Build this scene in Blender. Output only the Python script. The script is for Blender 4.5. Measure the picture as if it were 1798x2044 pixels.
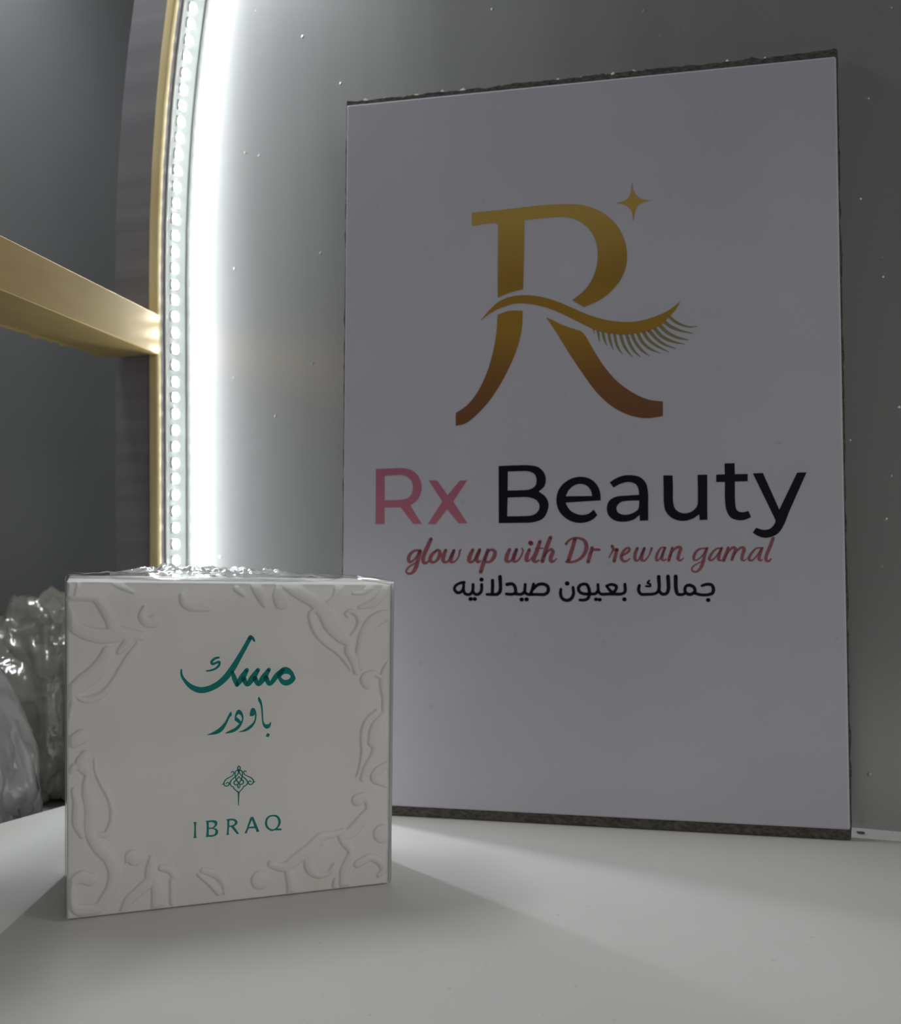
import bpy, bmesh, math, random
import numpy as np
from mathutils import Vector, Matrix, noise
from mathutils.geometry import tessellate_polygon

for o in list(bpy.data.objects):
    bpy.data.objects.remove(o)
C = bpy.context.scene.collection
scene = bpy.context.scene

# ------------------------------------------------------------------ camera
cam_d = bpy.data.cameras.new('camera')
cam = bpy.data.objects.new('camera', cam_d); C.objects.link(cam)
cam_d.sensor_fit = 'HORIZONTAL'; cam_d.sensor_width = 36.0
cam_d.lens = 2200.0 / 1798.0 * 36.0
cam_d.clip_start = 0.01; cam_d.clip_end = 50
yaw, pitch, roll = 0.232351, 0.015689, -0.007259
_f = Vector((-math.sin(yaw)*math.cos(pitch), math.cos(yaw)*math.cos(pitch), math.sin(pitch)))
_r = Vector((math.cos(yaw), math.sin(yaw), 0)); _u = _r.cross(_f)
_c, _s = math.cos(roll), math.sin(roll)
_r, _u = _c*_r + _s*_u, -_s*_r + _c*_u
M = Matrix(((_r.x, _u.x, -_f.x, 0), (_r.y, _u.y, -_f.y, 0), (_r.z, _u.z, -_f.z, 0.12336), (0, 0, 0, 1)))
cam.matrix_world = M
cam_d.dof.use_dof = True
cam_d.dof.focus_distance = 0.37
cam_d.dof.aperture_fstop = 22.0
scene.camera = cam

# ------------------------------------------------------------------ world, lights, exposure
world = bpy.data.worlds.new('room_light'); scene.world = world
world.use_nodes = True
bg = world.node_tree.nodes['Background']
bg.inputs[0].default_value = (0.96, 0.97, 1.0, 1); bg.inputs[1].default_value = 0.02
def area(name, loc, target, sx, sy, power, col):
    l = bpy.data.lights.new(name, 'AREA'); l.shape = 'RECTANGLE'; l.size = sx; l.size_y = sy
    l.energy = power; l.color = col
    o = bpy.data.objects.new(name, l); C.objects.link(o); o.location = loc
    o.rotation_euler = (Vector(target) - Vector(loc)).to_track_quat('-Z', 'Y').to_euler()
    return o
# the lit shop: broad lamps to the right of the photographer
area('shop_light_right', (1.3, 0.25, 0.6), (-0.1, 0.35, 0.05), 0.6, 0.9, 3.0, (1.0, 0.985, 0.96))
area('shop_light_front', (0.75, -0.85, 0.35), (-0.1, 0.35, 0.05), 0.6, 0.6, 2.85, (1.0, 0.98, 0.95))
area('shop_light_side', (1.35, -0.05, 0.55), (-0.1, 0.35, 0.05), 0.35, 0.35, 1.5, (1.0, 0.98, 0.95))
# added fill light, unseen in the arch crown, to brighten the shelf from above
area('crown_fill', (-0.058, 0.484, 0.60), (-0.058, 0.480, 0.0), 0.26, 0.012, 0.14, (0.97, 1.0, 0.97))
# small lamp in the top of the left niche
area('niche_lamp', (-0.365, 0.46, 0.58), (-0.365, 0.48, 0.0), 0.05, 0.22, 1.05, (0.93, 0.97, 1.0))
scene.view_settings.view_transform = 'Standard'
scene.view_settings.look = 'None'
scene.view_settings.gamma = 1.0
scene.view_settings.use_curve_mapping = False
scene.view_settings.exposure = 0.0
LED_POWER = 128.0

# ------------------------------------------------------------------ helpers
def mat(name, col, rough=0.5, metal=0.0, spec=0.5, emit=None):
    m = bpy.data.materials.new(name); m.use_nodes = True
    b = m.node_tree.nodes['Principled BSDF']
    b.inputs['Base Color'].default_value = (*col, 1)
    b.inputs['Roughness'].default_value = rough
    b.inputs['Metallic'].default_value = metal
    b.inputs['Specular IOR Level'].default_value = spec
    if emit:
        b.inputs['Emission Color'].default_value = (*emit[:3], 1)
        b.inputs['Emission Strength'].default_value = emit[3]
    return m
def nd(m, typ, **kw):
    n = m.node_tree.nodes.new(typ)
    for k, v in kw.items():
        if hasattr(n, k) and not isinstance(v, (tuple, list)): setattr(n, k, v)
        else: n.inputs[k].default_value = v
    return n
def ln(m, a, b): m.node_tree.links.new(a, b)
def bsdf(m): return m.node_tree.nodes['Principled BSDF']
def tex_coord(m, scale=(1, 1, 1), src='Object'):
    t = nd(m, 'ShaderNodeTexCoord'); p = nd(m, 'ShaderNodeMapping')
    p.inputs['Scale'].default_value = scale
    ln(m, t.outputs[src], p.inputs['Vector']); return p.outputs[0]
def ramp(m, fac, stops):
    r = nd(m, 'ShaderNodeValToRGB'); e = r.color_ramp.elements
    while len(e) < len(stops): e.new(0.5)
    for k, (pos, c) in zip(e, stops):
        k.position = pos; k.color = (*c, 1) if len(c) == 3 else c
    ln(m, fac, r.inputs[0]); return r.outputs[0]
def bump(m, height, strength, dist):
    b = nd(m, 'ShaderNodeBump'); b.inputs['Strength'].default_value = strength
    b.inputs['Distance'].default_value = dist
    ln(m, height, b.inputs['Height']); ln(m, b.outputs[0], bsdf(m).inputs['Normal'])

def mesh_obj(name, verts, faces, m, parent=None, smooth=False, loc=None):
    me = bpy.data.meshes.new(name); me.from_pydata([tuple(v) for v in verts], [], faces); me.update()
    if smooth: me.polygons.foreach_set('use_smooth', [True]*len(me.polygons))
    if m: me.materials.append(m)
    o = bpy.data.objects.new(name, me); C.objects.link(o)
    if parent: o.parent = parent
    if loc: o.location = loc
    return o
def bm_obj(name, bm, m, parent=None, smooth=False):
    bmesh.ops.recalc_face_normals(bm, faces=bm.faces)
    me = bpy.data.meshes.new(name); bm.to_mesh(me); bm.free()
    if smooth: me.polygons.foreach_set('use_smooth', [True]*len(me.polygons))
    me.materials.append(m)
    o = bpy.data.objects.new(name, me); C.objects.link(o)
    if parent: o.parent = parent
    return o
def empty(name, loc=(0, 0, 0), rot=(0, 0, 0)):
    o = bpy.data.objects.new(name, None); C.objects.link(o); o.empty_display_size = 0.02
    o.location = loc; o.rotation_euler = rot; return o
def tag(o, label=None, cat=None, group=None, kind=None):
    if label: o['label'] = label
    if cat: o['category'] = cat
    if group: o['group'] = group
    if kind: o['kind'] = kind
    return o
def prism(pts, z0, z1, bev=0.0, seg=2):
    """vertical prism over a plan polygon, optionally bevelled"""
    bm = bmesh.new()
    b = [bm.verts.new((x, y, z0)) for x, y in pts]; t = [bm.verts.new((x, y, z1)) for x, y in pts]
    bm.faces.new(b[::-1]); bm.faces.new(t)
    n = len(pts)
    for i in range(n): bm.faces.new((b[i], b[(i+1) % n], t[(i+1) % n], t[i]))
    bmesh.ops.recalc_face_normals(bm, faces=bm.faces)
    if bev: bmesh.ops.bevel(bm, geom=list(bm.edges), offset=bev, segments=seg, profile=0.5, affect='EDGES')
    return bm
def catmull(P, closed, n=6):
    """smooth run through P (list of tuples); returns dense list"""
    P = [np.array(q, float) for q in P]; N = len(P); out = []
    if N < 3 and not closed:
        return [P[0]*(1-t) + P[-1]*t for t in np.linspace(0, 1, n+1)]
    rng = range(N) if closed else range(N-1)
    for i in rng:
        p1, p2 = P[i], P[(i+1) % N]
        p0 = P[(i-1) % N] if closed or i > 0 else 2*p1 - p2
        p3 = P[(i+2) % N] if closed or i+2 < N else 2*p2 - p1
        t0 = 0; d = lambda a, b: max(np.linalg.norm(b[:2]-a[:2])**0.5, 1e-4)
        t1 = t0 + d(p0, p1); t2 = t1 + d(p1, p2); t3 = t2 + d(p2, p3)
        for k in range(n):
            t = t1 + (t2-t1)*k/n
            a1 = (t1-t)/(t1-t0)*p0 + (t-t0)/(t1-t0)*p1; a2 = (t2-t)/(t2-t1)*p1 + (t-t1)/(t2-t1)*p2
            a3 = (t3-t)/(t3-t2)*p2 + (t-t2)/(t3-t2)*p3
            b1 = (t2-t)/(t2-t0)*a1 + (t-t0)/(t2-t0)*a2; b2 = (t3-t)/(t3-t1)*a2 + (t-t1)/(t3-t1)*a3
            out.append((t2-t)/(t2-t1)*b1 + (t-t1)/(t2-t1)*b2)
    if not closed: out.append(P[-1])
    return out
def ring(pts, n=6):
    """closed outline with corner flags -> dense loop"""
    cor = [i for i, q in enumerate(pts) if q[2]]; xy = [q[:2] for q in pts]
    if not cor: return catmull(xy, True, n)
    out = []; N = len(pts)
    for a, b in zip(cor, cor[1:] + [cor[0] + N]):
        run = [xy[i % N] for i in range(a, b+1)]
        out += [np.array(run[0])] if len(run) == 2 else catmull(run, False, n)[:-1]
    return out
def glyph_mesh(name, items, place, m, parent, bold=1.0):
    """flat print from outlines ('P') and pen strokes ('S'), millimetres, laid on a face by place(u, v)"""
    V = []; F = []
    for kind, data in items:
        if kind == 'P':
            loops = [[Vector((q[0], q[1], 0)) for q in ring(r)] for r in data]
            base = len(V); flat = [q for l in loops for q in l]
            V += [(q.x, q.y) for q in flat]
            for t in tessellate_polygon(loops): F.append(tuple(base + i for i in t))
        else:
            S = catmull(data, False, 6); base = len(V); n = len(S)
            for i, q in enumerate(S):
                a = S[max(i-1, 0)]; b = S[min(i+1, n-1)]; d = b[:2]-a[:2]; L = np.linalg.norm(d) or 1
                nx, ny = -d[1]/L, d[0]/L; r = max(q[2]*bold, 0.05)/2
                V += [(q[0]+nx*r, q[1]+ny*r), (q[0]-nx*r, q[1]-ny*r)]
            for i in range(n-1): F.append((base+2*i, base+2*i+1, base+2*i+3, base+2*i+2))
            for q in (S[0], S[-1]):
                b0 = len(V); r = max(q[2]*bold, 0.05)/2
                V += [(q[0]+r*math.cos(k*math.pi/5), q[1]+r*math.sin(k*math.pi/5)) for k in range(10)]
                F.append(tuple(range(b0, b0+10)))
    return mesh_obj(name, [place(u, v) for u, v in V], F, m, parent)

# ------------------------------------------------------------------ lettering, logo and relief outlines (millimetres on their own face)
TR = {
 'letter_bowl': [
  ["P",[[[57.91,257.53,1],[70.53,257.79,0],[80.82,258.22,0],[91.0,258.5,0],[101.81,258.0,0],[108.95,256.41,0],[115.32,253.0,0],[120.24,248.08,0],[123.38,242.45,0],[124.9,235.89,0],[124.52,229.48,0],[122.27,223.91,0],[118.75,219.7,0],[113.82,215.85,0],[106.74,213.05,1],[101.76,216.36,1],[105.33,218.88,0],[108.88,222.62,0],[111.37,227.49,0],[112.59,233.16,0],[112.46,238.93,0],[110.7,244.11,0],[107.51,248.33,0],[102.52,251.62,0],[97.5,252.73,0],[91.0,252.88,0],[81.19,252.54,1],[80.99,238.27,0],[80.58,222.23,1],[75.03,221.12,0],[69.54,219.12,1],[69.5,231.73,0],[69.67,250.11,1],[69.3,251.61,0],[67.96,252.38,1],[61.66,251.97,0],[58.09,251.58,1]]]],
 ],
 'letter_leg': [
  ["P",[[[69.48,211.81,1],[74.32,213.14,0],[80.37,212.93,1],[80.17,206.26,0],[78.72,199.08,0],[75.83,191.24,0],[71.47,182.74,0],[66.36,174.98,0],[60.5,168.67,0],[55.34,164.85,0],[51.04,163.91,1],[51.01,169.6,1],[55.68,172.49,0],[60.46,178.12,0],[64.49,185.96,0],[67.4,195.29,0],[68.85,203.23,0]]]],
 ],
 'letter_tail': [
  ["P",[[[90.51,209.66,1],[98.19,205.62,0],[105.66,202.7,1],[107.43,200.46,0],[110.24,195.31,0],[115.15,187.23,0],[120.72,180.6,0],[126.96,175.74,0],[133.16,172.67,0],[139.33,171.52,1],[139.29,165.43,1],[132.43,164.77,0],[125.54,166.29,0],[118.6,170.07,0],[112.31,175.99,0],[105.99,184.81,0],[100.32,193.66,0],[94.61,203.3,0]]]],
 ],
 'lash_line': [
  ["P",[[[61.67,209.18,1],[65.5,213.65,0],[69.91,217.41,0],[75.04,219.3,0],[80.87,219.67,0],[87.4,218.76,0],[93.89,216.7,0],[101.05,213.38,0],[108.15,209.88,0],[115.2,207.33,0],[122.2,205.93,0],[129.16,205.83,0],[136.08,207.42,0],[141.59,209.58,0],[146.88,213.28,1],[145.02,210.08,0],[142.27,207.07,0],[138.82,203.73,0],[133.3,201.56,0],[126.36,200.52,0],[119.39,200.89,0],[112.37,202.7,0],[105.31,206.31,0],[98.19,210.31,0],[91.01,213.61,0],[84.51,215.45,0],[77.96,216.2,0],[71.38,214.77,0],[66.24,212.51,0]]]],
 ],
 'sparkle_star': [
  ["P",[[[127.32,265.87,1],[128.01,261.49,0],[129.95,258.81,0],[132.52,257.52,0],[135.99,257.03,1],[132.52,256.59,0],[129.73,255.24,0],[128.53,252.82,0],[127.74,248.22,1],[127.13,252.58,0],[125.88,254.83,0],[123.78,256.22,0],[120.27,257.08,1],[123.79,257.66,0],[125.9,259.15,0],[126.82,261.59,0]]]],
 ],
 'eyelash': [
  ["S",[[141.37,208.09,1.21],[144.47,205.02,1.2],[147.41,203.33,0.96],[150.35,202.4,0.66],[153.58,202.38,0.24]]],
  ["S",[[139.72,205.44,1.51],[142.97,202.81,1.44],[146.51,201.09,1.02],[151.8,199.59,0.3]]],
  ["S",[[137.93,204.01,1.51],[141.47,200.45,1.44],[145.61,198.1,1.08],[150.02,196.95,0.3]]],
  ["S",[[135.83,202.9,1.51],[139.09,199.05,1.45],[143.23,196.7,1.08],[148.24,195.22,0.3]]],
  ["S",[[133.74,201.79,1.51],[136.7,198.26,1.33],[139.96,195.65,1.02],[144.69,193.52,0.3]]],
  ["S",[[131.34,201.61,1.52],[133.72,197.81,1.33],[137.28,194.87,1.03],[142.02,192.19,0.24]]],
  ["S",[[128.94,201.43,1.4],[131.02,197.03,1.33],[134.0,194.12,1.03],[138.46,191.82,0.24]]],
  ["S",[[126.53,201.26,1.4],[128.32,196.86,1.28],[131.0,193.35,1.03],[133.98,190.91,0.24]]],
  ["S",[[124.42,201.06,1.34],[125.91,196.37,1.22],[128.0,192.89,0.91],[130.39,190.57,0.24]]],
  ["S",[[121.85,201.2,1.34],[123.2,196.51,1.16],[124.69,193.67,0.91],[126.94,190.86,0.24]]],
  ["S",[[119.43,201.64,1.22],[120.17,197.28,1.1],[121.07,194.77,0.92],[122.88,192.16,0.24]]],
  ["S",[[117.0,202.08,1.23],[117.75,198.02,1.1],[118.95,194.42,0.31]]],
  ["S",[[114.42,202.84,1.23],[115.32,198.77,1.04],[116.23,196.25,0.31]]],
  ["S",[[112.44,203.56,1.11],[112.89,200.44,0.92],[113.25,197.95,0.25]]],
  ["S",[[110.6,204.28,0.92],[111.0,201.47,0.18]]],
 ],
 'pink_lettering': [
  ["P",[[[15.01,145.91,1],[20.76,145.93,0],[27.18,145.99,0],[31.25,145.05,0],[34.16,142.51,0],[35.75,138.67,0],[35.6,135.31,0],[33.95,131.99,0],[30.79,129.54,1],[35.93,121.47,1],[32.29,121.52,1],[26.44,128.88,1],[19.16,128.79,1],[19.11,121.59,1],[15.01,121.54,1]],[[19.03,142.7,1],[23.71,142.98,0],[27.2,142.9,0],[30.12,141.6,0],[31.76,139.03,0],[31.61,135.4,0],[30.18,133.19,0],[27.29,132.23,0],[19.13,131.99,1]]]],
  ["P",[[[39.08,140.38,1],[42.81,140.3,1],[47.53,133.85,1],[52.96,140.06,1],[56.19,140.15,1],[50.0,131.03,1],[56.27,121.63,1],[52.48,121.57,1],[47.34,127.74,1],[42.35,121.38,1],[38.74,121.43,1],[45.15,131.12,1]]]],
 ],
 'black_lettering': [
  ["P",[[[69.94,146.06,1],[76.07,146.18,0],[83.27,146.1,0],[87.13,145.18,0],[89.6,142.66,0],[90.31,139.92,0],[89.6,136.93,0],[87.25,134.8,1],[89.88,132.84,0],[91.41,129.82,0],[90.97,126.57,0],[89.06,123.34,0],[84.95,121.77,0],[78.89,121.58,0],[70.01,121.54,1]],[[73.97,143.59,1],[78.85,143.64,0],[83.0,143.48,0],[85.48,142.22,0],[86.31,139.74,0],[85.76,137.29,0],[83.56,135.86,0],[79.42,135.51,0],[73.87,135.46,1]],[[73.88,132.45,1],[78.87,132.51,0],[82.74,132.44,0],[86.04,131.28,0],[87.58,128.8,0],[86.87,126.36,0],[84.4,124.77,0],[79.99,124.46,0],[73.62,124.45,1]]]],
  ["P",[[[113.42,130.71,1],[113.32,133.19,0],[112.36,136.44,0],[109.68,139.47,0],[105.1,140.82,0],[100.23,139.69,0],[96.43,136.51,0],[94.79,131.93,0],[95.61,127.03,0],[98.59,123.46,0],[102.92,121.51,0],[107.23,121.55,0],[110.45,123.01,0],[111.96,124.6,1],[110.46,126.89,1],[108.31,125.2,0],[105.08,124.71,0],[101.3,126.12,0],[99.41,128.32,0],[98.71,129.96,1]],[[98.76,132.67,1],[109.83,132.61,1],[109.4,134.61,0],[107.79,136.81,0],[105.1,137.79,0],[102.13,137.04,0],[99.96,135.08,0]]]],
  ["P",[[[117.17,138.22,1],[120.1,140.03,0],[123.29,141.03,0],[126.47,141.06,0],[129.64,140.23,0],[132.0,137.88,0],[132.92,134.39,0],[133.0,127.99,0],[132.97,122.14,1],[129.56,121.97,1],[129.46,124.43,1],[126.93,122.49,0],[122.69,121.65,0],[118.98,122.35,0],[116.59,124.53,0],[115.96,127.76,0],[117.14,130.69,0],[120.08,132.24,0],[123.79,132.54,0],[129.34,132.86,1],[129.09,135.0,0],[128.04,137.17,0],[125.4,138.19,0],[122.22,137.73,0],[118.76,136.03,1]],[[129.33,130.46,1],[124.84,130.38,0],[121.66,129.8,0],[119.96,127.69,0],[120.59,125.53,0],[123.23,124.58,0],[126.41,125.17,0],[128.79,126.73,0],[129.22,128.06,0]]]],
  ["P",[[[139.24,140.75,1],[143.0,140.66,1],[143.12,135.77,0],[143.19,129.4,0],[144.21,126.47,0],[147.05,124.99,0],[150.41,125.57,0],[152.74,127.9,0],[153.13,131.85,0],[153.09,140.73,1],[156.95,140.74,1],[156.81,122.2,1],[153.73,122.09,1],[153.59,124.46,1],[150.9,122.66,0],[146.77,121.77,0],[142.63,123.05,0],[140.05,126.01,0],[139.39,129.47,0],[139.32,135.32,0]]]],
  ["P",[[[163.89,145.21,1],[167.86,145.21,1],[167.92,140.74,1],[172.99,140.72,1],[172.96,137.73,1],[167.9,137.69,1],[167.96,128.41,0],[168.55,126.05,0],[170.31,125.13,0],[173.09,125.61,1],[174.08,123.09,1],[171.8,122.08,0],[169.27,121.86,0],[166.24,122.95,0],[164.49,125.86,0],[163.92,130.06,0],[163.98,137.57,1],[160.51,137.6,1],[160.53,140.66,1],[163.96,140.73,1]]]],
  ["P",[[[175.01,140.93,1],[178.93,140.99,1],[185.12,126.02,1],[192.25,140.92,1],[195.86,140.93,1],[188.84,124.92,0],[186.79,119.78,0],[184.77,116.7,0],[182.26,115.18,0],[179.26,114.69,0],[176.26,115.66,0],[174.67,116.83,1],[176.04,118.79,1],[178.79,117.92,0],[181.3,118.3,0],[183.06,120.09,0],[183.58,121.48,0],[183.09,122.94,1]]]],
 ],
 'script_lettering': [
  ["S",[[35.24,109.77,0.89],[33.38,109.98,0.89],[31.32,108.8,1.22],[30.09,106.62,1.46],[30.52,105.02,1.14],[31.97,105.41,0.89],[33.81,107.39,0.81],[35.24,109.77,0.97]]],
  ["S",[[35.36,109.77,1.38],[34.44,106.19,1.54],[33.43,102.61,1.62],[32.0,100.43,1.22],[30.15,99.83,0.89],[29.1,100.84,0.81],[30.12,102.63,0.73],[32.59,104.21,0.65],[34.24,105.19,0.49]]],
  ["S",[[40.14,114.9,1.38],[38.52,111.33,1.62],[36.7,106.97,1.62],[36.92,104.78,1.38],[38.16,104.57,1.05],[39.38,105.56,0.57]]],
  ["S",[[42.43,109.71,0.89],[40.6,108.13,1.37],[39.79,105.95,1.53],[40.83,104.76,1.05],[42.46,105.34,0.97],[43.88,107.32,1.45],[44.07,109.3,1.37],[43.05,110.18,0.89],[42.03,109.51,0.81]]],
  ["S",[[46.73,110.07,1.21],[45.72,107.3,1.61],[45.73,105.32,1.37],[47.16,104.91,0.88],[48.98,106.88,0.88],[50.39,109.84,1.2]]],
  ["S",[[50.39,109.84,1.2],[49.19,106.88,1.61],[48.99,105.1,1.28],[50.62,105.09,0.72],[52.44,107.25,0.64],[53.03,109.82,0.8],[53.64,110.48,0.32]]],
  ["S",[[58.7,110.16,1.2],[57.3,107.22,1.6],[57.1,105.44,1.44],[58.31,104.92,0.96],[60.32,107.19,0.88],[61.72,110.14,1.19]]],
  ["S",[[61.72,110.14,1.19],[60.32,106.41,1.59],[60.93,104.91,1.11],[62.14,105.41,0.56]]],
  ["S",[[65.33,110.1,1.19],[63.74,105.6,1.59],[62.16,100.7,1.51]]],
  ["S",[[63.74,105.99,0.71],[65.14,109.12,0.87],[66.94,110.21,0.95],[68.34,109.29,1.35],[67.95,107.14,1.5],[66.35,105.19,1.11],[64.55,105.0,0.79],[63.54,105.99,0.56]]],
  ["S",[[74.71,110.22,1.26],[73.53,107.49,1.58],[73.33,105.53,1.42],[74.72,105.13,0.87],[76.7,107.47,0.87],[77.69,110.19,1.18]]],
  ["S",[[77.69,110.19,1.18],[76.51,107.08,1.57],[76.51,105.32,1.26],[77.9,105.31,0.71],[79.67,107.44,0.63],[80.46,109.97,0.63],[80.06,110.76,0.55]]],
  ["S",[[83.22,110.14,1.25],[82.04,107.04,1.57],[82.05,105.48,1.25],[83.23,105.66,0.63],[84.6,107.41,0.39]]],
  ["S",[[83.61,113.06,1.72],[84.01,112.86,1.72]]],
  ["S",[[87.74,113.6,1.33],[86.18,108.95,1.56],[85.0,105.85,1.56],[85.79,105.06,1.17],[87.36,105.64,0.55]]],
  ["S",[[85.78,110.63,0.47],[88.92,110.75,0.47]]],
  ["S",[[92.25,115.31,1.4],[90.49,110.86,1.56],[88.73,105.24,1.48]]],
  ["S",[[89.32,106.98,0.62],[90.88,109.3,0.86],[92.64,110.25,1.09],[93.23,109.28,1.4],[92.25,106.57,1.48],[92.45,105.22,1.24],[93.42,105.21,0.86],[94.79,106.36,0.39]]],
  ["S",[[102.59,114.54,1.41],[101.32,110.19,1.46],[99.77,105.43,1.41]]],
  ["S",[[98.78,112.47,0.96],[99.91,113.86,0.79],[101.61,114.83,0.73],[104.14,114.94,0.84],[106.39,113.93,1.18],[107.36,111.82,1.46],[106.94,109.3,1.4],[105.25,106.79,1.12],[102.72,105.27,0.9],[100.47,104.86,0.79],[98.78,105.01,0.73]]],
  ["S",[[109.74,110.82,1.23],[108.89,107.89,1.4],[108.05,104.95,1.29]]],
  ["S",[[109.18,108.72,0.45],[110.3,109.97,0.84],[111.69,110.1,1.01],[112.81,110.03,0.84]]],
  ["S",[[118.09,111.58,1.11],[118.64,110.32,1.11],[120.16,110.02,1.11]]],
  ["S",[[120.02,110.02,1.22],[119.46,107.8,1.22],[118.9,105.3,1.28]]],
  ["S",[[118.36,109.76,0.67],[117.66,108.37,0.5],[116.69,106.71,0.39]]],
  ["S",[[121.95,107.51,0.55],[123.61,108.33,0.72],[125.13,109.7,0.94],[125.13,110.67,0.77],[124.03,110.68,0.77],[122.51,108.89,1.05],[121.81,106.95,1.16],[122.49,105.42,0.94],[123.87,105.27,0.72],[125.39,106.37,0.44]]],
  ["S",[[128.43,110.64,1.05],[127.46,108.02,1.21],[127.58,105.8,1.1],[128.54,105.52,0.66],[129.92,107.72,0.61],[131.3,110.62,0.99]]],
  ["S",[[131.3,110.62,0.99],[130.33,107.72,1.21],[130.19,105.78,1.1],[131.28,105.5,0.71],[133.2,107.7,0.55],[134.31,110.59,0.82]]],
  ["S",[[139.56,110.94,0.53],[138.23,110.81,0.59],[137.05,109.32,0.83],[136.15,106.94,1.01],[136.29,105.44,0.71],[137.32,106.03,0.53],[138.81,108.41,0.53],[139.7,110.79,0.65]]],
  ["S",[[139.7,110.79,0.89],[138.66,107.81,1.07],[138.5,106.02,1.01],[139.23,105.57,0.59],[140.12,106.16,0.36]]],
  ["S",[[142.64,110.76,0.89],[141.89,108.09,1.12],[141.14,105.56,1.12]]],
  ["S",[[141.59,106.9,0.47],[142.92,109.57,0.71],[144.98,111.04,1.0],[146.0,110.58,1.18],[145.25,108.06,1.12],[144.95,106.13,1.12],[145.82,105.52,0.71],[147.14,106.56,0.35]]],
  ["S",[[156.32,110.34,0.64],[154.87,110.5,0.59],[152.84,109.78,0.82],[151.37,107.42,1.0],[151.36,105.78,0.76],[152.52,105.78,0.53],[154.56,107.39,0.53],[156.32,110.19,0.64]]],
  ["S",[[156.61,110.63,0.88],[155.57,107.38,1.05],[154.68,104.13,1.23],[153.65,102.07,1.0],[152.19,100.89,0.7],[150.6,101.34,0.59],[150.61,102.67,0.53],[152.51,104.15,0.47],[154.83,105.32,0.35]]],
  ["S",[[162.37,110.43,0.64],[160.65,110.45,0.58],[158.32,108.25,0.88],[157.44,106.04,0.99],[158.3,105.59,0.7],[160.04,107.05,0.53],[162.08,109.99,0.58]]],
  ["S",[[162.37,110.58,0.93],[161.34,107.63,1.11],[161.18,105.86,1.05],[162.04,105.56,0.58]]],
  ["S",[[164.96,110.7,0.99],[164.07,108.2,1.16],[163.05,105.55,1.22]]],
  ["S",[[163.63,106.73,0.52],[165.23,109.37,0.7],[166.96,110.83,0.99],[167.81,110.23,1.16],[166.93,107.59,1.1],[166.35,105.83,0.99]]],
  ["S",[[166.79,107.0,0.52],[168.38,109.49,0.75],[170.39,110.8,0.98],[171.24,110.2,1.16],[170.5,107.56,1.1],[170.34,105.95,0.98],[171.19,105.5,0.58],[172.05,106.23,0.29]]],
  ["S",[[178.2,110.43,0.58],[176.36,110.59,0.58],[174.07,108.41,0.87],[173.05,106.07,0.98],[174.04,105.48,0.69],[175.75,106.93,0.52],[177.76,109.85,0.58]]],
  ["S",[[178.34,110.57,0.86],[177.32,107.8,1.09],[177.02,105.9,1.04],[177.72,105.45,0.58],[178.43,106.03,0.29]]],
  ["S",[[182.61,114.48,1.09],[181.31,110.99,1.15],[179.71,106.9,1.09],[179.84,105.44,0.98],[180.82,105.29,0.75],[181.68,106.16,0.46]]],
 ],
 'arabic_lettering': [
  ["S",[[54.89,96.19,1.22],[53.0,95.86,1.08],[51.12,94.69,1.09],[50.61,93.36,1.15],[51.82,91.85,1.22],[53.37,92.02,1.15],[54.56,93.52,1.08],[54.72,95.86,1.02]]],
  ["S",[[54.46,93.52,1.22],[55.08,91.68,1.22],[56.28,91.02,1.15],[57.82,91.35,1.15],[58.67,92.85,1.15],[58.83,95.35,1.15]]],
  ["S",[[58.67,92.52,1.15],[59.7,91.19,1.15],[61.24,91.25,1.21],[62.42,92.52,1.21],[62.58,95.34,1.14]]],
  ["S",[[57.66,89.12,1.55],[57.87,89.12,1.55]]],
  ["S",[[59.51,89.12,1.48],[59.71,89.12,1.48]]],
  ["S",[[62.41,97.44,1.55],[62.61,97.44,1.55]]],
  ["S",[[67.33,97.16,1.21],[67.34,94.17,1.27],[67.18,91.35,1.27]]],
  ["S",[[70.55,98.65,1.47],[70.73,95.16,1.34],[70.56,92.51,1.4],[69.38,91.26,1.27],[67.35,91.12,1.14],[64.81,91.12,1.01]]],
  ["S",[[73.59,95.42,1.34],[75.78,95.65,1.2],[76.96,94.49,1.27],[77.13,91.85,1.26],[75.79,91.26,1.13],[73.27,91.36,1.13]]],
  ["S",[[77.13,91.52,1.2],[79.48,91.26,1.13],[80.98,92.18,1.2],[81.41,95.48,1.06]]],
  ["S",[[81.08,92.18,1.13],[82.49,91.26,1.13],[84.49,91.26,1.13]]],
  ["S",[[84.99,95.64,1.13],[84.49,93.5,1.19],[83.82,91.69,1.19]]],
  ["S",[[84.66,93.33,1.06],[86.82,95.3,1.19],[89.14,95.63,1.19],[90.97,94.64,1.25],[91.13,92.51,1.25],[89.81,91.36,1.19],[86.82,91.26,1.12],[83.82,91.26,1.13]]],
  ["S",[[79.78,89.05,1.53],[79.99,89.05,1.53]]],
  ["S",[[81.89,89.15,1.53],[82.09,89.15,1.53]]],
  ["S",[[101.68,94.3,1.11],[101.84,91.52,1.18],[100.69,89.4,1.24],[98.89,88.85,1.18],[97.08,89.73,1.18],[96.42,91.52,1.18],[96.59,93.49,1.05]]],
  ["S",[[99.12,95.94,1.64],[99.32,95.94,1.64]]],
  ["S",[[108.34,93.61,1.11],[107.53,95.41,1.17],[106.22,95.73,1.11],[104.59,95.08,1.18],[103.93,93.78,1.18],[104.59,92.31,1.17],[106.38,91.6,1.11],[108.66,91.66,1.11]]],
  ["S",[[108.34,93.94,1.17],[108.53,91.66,1.24],[107.84,89.71,1.17],[106.38,89.06,1.11],[104.58,89.06,1.04]]],
  ["S",[[107.03,91.5,1.04],[108.99,91.6,1.11],[110.94,91.73,1.1],[112.05,92.96,1.1],[112.08,95.56,1.04]]],
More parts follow.
